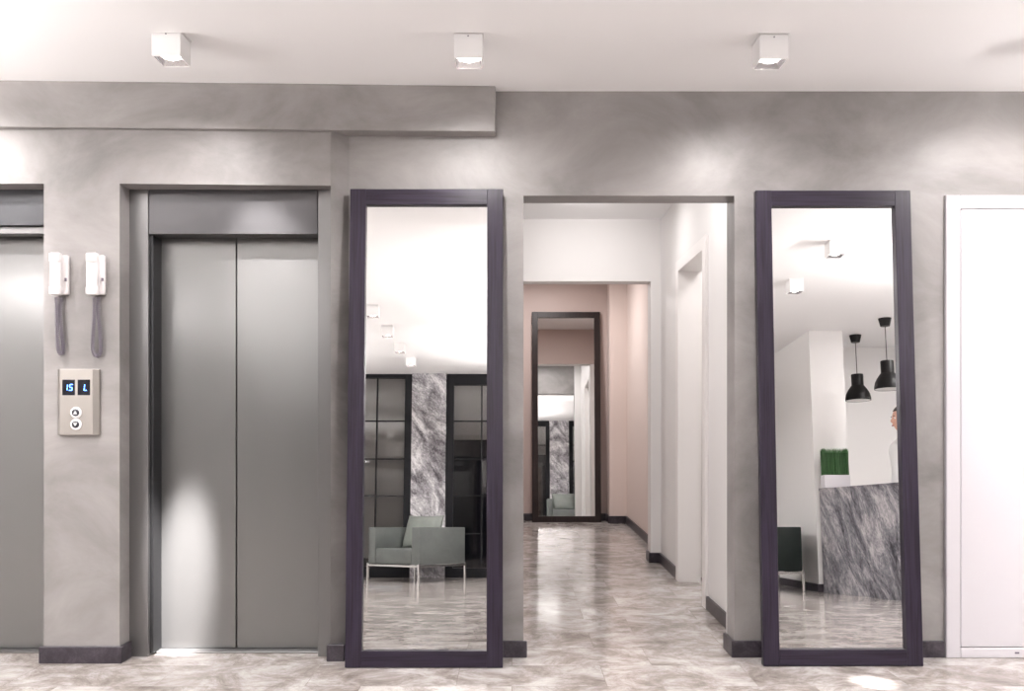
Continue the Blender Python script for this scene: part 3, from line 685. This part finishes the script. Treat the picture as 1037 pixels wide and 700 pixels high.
# ------------------------------------------------------------------ receptionist
def person(label, loc, rz):
    t = thing('person', label, 'person', loc, rz)
    # body: local front is -Y ; vertices (co, radius) ; standing, arms hanging at the sides
    V = {'pelvis': ((0, 0, 0.93), (0.155, 0.115)), 'waist': ((0, 0.0, 1.06), (0.13, 0.10)), 'chest': ((0, 0.0, 1.25), (0.155, 0.115)), 'collar': ((0, 0.01, 1.39), (0.10, 0.075)), 'neck': ((0, 0.0, 1.46), (0.052, 0.052)), 'nk2': ((0, -0.01, 1.52), (0.05, 0.05)),
         'hipR': ((0.09, 0, 0.86), (0.095, 0.1)), 'kneeR': ((0.10, -0.01, 0.49), (0.06, 0.06)), 'ankR': ((0.10, 0.02, 0.09), (0.038, 0.04)), 'toeR': ((0.115, -0.13, 0.035), (0.035, 0.028)),
         'hipL': ((-0.09, 0, 0.86), (0.095, 0.1)), 'kneeL': ((-0.10, -0.01, 0.49), (0.06, 0.06)), 'ankL': ((-0.10, 0.02, 0.09), (0.038, 0.04)), 'toeL': ((-0.115, -0.13, 0.035), (0.035, 0.028)),
         'shR': ((0.165, 0.01, 1.38), (0.058, 0.058)), 'elR': ((0.235, 0.0, 1.10), (0.042, 0.042)), 'wrR': ((0.255, -0.03, 0.86), (0.028, 0.026)), 'paR': ((0.255, -0.045, 0.78), (0.018, 0.032)),
         'shL': ((-0.165, 0.01, 1.38), (0.058, 0.058)), 'elL': ((-0.235, 0.0, 1.10), (0.042, 0.042)), 'wrL': ((-0.255, -0.03, 0.86), (0.028, 0.026)), 'paL': ((-0.255, -0.045, 0.78), (0.018, 0.032))}
    E = [('pelvis', 'waist'), ('waist', 'chest'), ('chest', 'collar'), ('collar', 'neck'), ('neck', 'nk2')]
    for s in 'RL': E += [('pelvis', 'hip' + s), ('hip' + s, 'knee' + s), ('knee' + s, 'ank' + s), ('ank' + s, 'toe' + s), ('collar', 'sh' + s), ('sh' + s, 'el' + s), ('el' + s, 'wr' + s), ('wr' + s, 'pa' + s)]
    for sx, s in ((1, 'R'), (-1, 'L')):
        for f_, (fx, ln) in enumerate(((-0.024, .068), (-0.008, .078), (0.008, .074), (0.023, .058))):
            b0 = V['pa' + s][0]; a0 = 'f%s%d' % (s, f_)
            V[a0 + 'a'] = ((b0[0], b0[1] + fx, b0[2] - 0.035), (0.0095, 0.009)); V[a0 + 'b'] = ((b0[0] - sx * 0.006, b0[1] + fx * 1.15, b0[2] - 0.035 - ln * .55), (0.0085, 0.008)); V[a0 + 'c'] = ((b0[0] - sx * 0.024, b0[1] + fx * 1.2, b0[2] - 0.032 - ln), (0.007, 0.0065))
            E += [('pa' + s, a0 + 'a'), (a0 + 'a', a0 + 'b'), (a0 + 'b', a0 + 'c')]
        b0 = V['pa' + s][0]
        V['t%sa' % s] = ((b0[0] - sx * 0.01, b0[1] - 0.034, b0[2] + 0.02), (0.012, 0.011)); V['t%sb' % s] = ((b0[0] - sx * 0.018, b0[1] - 0.052, b0[2] - 0.03), (0.009, 0.009))
        E += [('wr' + s, 't%sa' % s), ('t%sa' % s, 't%sb' % s)]
    def skin(name, keys, mat, grow=0.0, parent=t, zmin=None):
        ks = [k for k in V if k in keys]; idx = {k: i for i, k in enumerate(ks)}
        me = bpy.data.meshes.new(name); me.from_pydata([V[k][0] for k in ks], [(idx[a], idx[b]) for a, b in E if a in idx and b in idx], []); me.update()
        o = bpy.data.objects.new(name, me); C.objects.link(o); me.materials.append(mat)
        md = o.modifiers.new('skin', 'SKIN'); md.use_smooth_shade = True
        for k, i in idx.items():
            r_ = V[k][1]; me.skin_vertices[0].data[i].radius = (r_[0] + grow, r_[1] + grow); me.skin_vertices[0].data[i].use_root = (i == 0)
        sb = o.modifiers.new('sub', 'SUBSURF'); sb.levels = 2; sb.render_levels = 2
        o.parent = parent; return o
    body = skin('body', set(V), M['skin'])
    # head with face
    m = MB(); bm = bmesh.new(); bmesh.ops.create_uvsphere(bm, u_segments=32, v_segments=24, radius=1)
    for v in bm.verts:
        x, y, z = v.co; fr = max(0, -y)
        X = 0.076 * x * (1 - 0.22 * max(0, -z) ** 1.5); Y = 0.096 * y; Z = 0.122 * z
        if y < 0:
            Y *= 0.93
            Y -= 0.022 * math.exp(-((x / 0.13) ** 2 + ((z + 0.18) / 0.16) ** 2)) * fr       # nose
            Y -= 0.006 * math.exp(-((x / 0.3) ** 2 + ((z + 0.5) / 0.10) ** 2))               # mouth mound
            Y -= 0.008 * math.exp(-((x / 0.3) ** 2 + ((z + 0.82) / 0.14) ** 2))              # chin
            for s in (-1, 1): Y += 0.010 * math.exp(-(((x - s * 0.4) / 0.2) ** 2 + ((z - 0.02) / 0.12) ** 2))   # eye sockets
        v.co = (X, Y, Z)
    bmesh.ops.translate(bm, vec=(0, -0.012, 1.625), verts=bm.verts); m._merge(bm)
    for s in (-1, 1): m.ball((s * 0.077, 0.005, 1.615), (0.010, 0.020, 0.030), 12, 8)
    head = m.build('head', M['skin'], t, smooth=True)
    m = MB()
    for s in (-1, 1):
        MB().ball((s * 0.031, -0.090, 1.628), (0.012, 0.008, 0.007), 12, 8).build('eye', M['eye'], head, smooth=True)
        MB().ball((s * 0.031, -0.0965, 1.628), (0.0055, 0.003, 0.0058), 10, 8).build('iris', M['hair'], head, smooth=True)
        MB().box(min(s * 0.045, s * 0.017), max(s * 0.045, s * 0.017), -0.102, -0.092, 1.645, 1.650, 0.001, 1).build('eyebrow', M['hair'], head)
    MB().ball((0, -0.100, 1.563), (0.024, 0.007, 0.008), 14, 8).build('lips', M['lip'], head, smooth=True)
    # hair
    bm = bmesh.new(); bmesh.ops.create_uvsphere(bm, u_segments=32, v_segments=24, radius=1)
    bmesh.ops.delete(bm, geom=[v for v in bm.verts if (v.co.y < -0.25 and v.co.z < 0.45) or v.co.z < -0.75], context='VERTS')
    for v in bm.verts: v.co = (0.086 * v.co.x, 0.106 * v.co.y, 0.13 * v.co.z + random.uniform(-.001, .001))
    bmesh.ops.translate(bm, vec=(0, 0.0, 1.632), verts=bm.verts); m = MB(); m._merge(bm)
    m.ball((0, 0.105, 1.64), (0.045, 0.045, 0.045))
    hr = m.build('hair', M['hair'], t, smooth=True); so = hr.modifiers.new('s', 'SOLIDIFY'); so.thickness = 0.008
    # clothes
    top = {'pelvis', 'hipR', 'hipL', 'waist', 'chest', 'collar', 'neck', 'shR', 'elR', 'wrR', 'shL', 'elL', 'wrL'}
    skin('shirt', top, M['shirt'], 0.024)
    MB().lathe([(0.062, 1.455), (0.078, 1.43), (0.09, 1.405), (0.085, 1.402), (0.07, 1.425), (0.056, 1.45)], 28).build('collar', M['shirt'], t, smooth=True)
    skin('trousers', {'pelvis', 'waist', 'hipR', 'kneeR', 'ankR', 'hipL', 'kneeL', 'ankL'}, M['trouser'], 0.023)
    for s in (-1, 1): MB().box(s * 0.11 - 0.045, s * 0.11 + 0.045, -0.18, 0.075, 0.0, 0.075, 0.03, 4).build('shoe', M['shoe'], t, smooth=True)
    return t
person('person with dark tied hair in a white shirt standing behind the marble desk', (3.635, -0.20, 0), face(-1, -0.1))
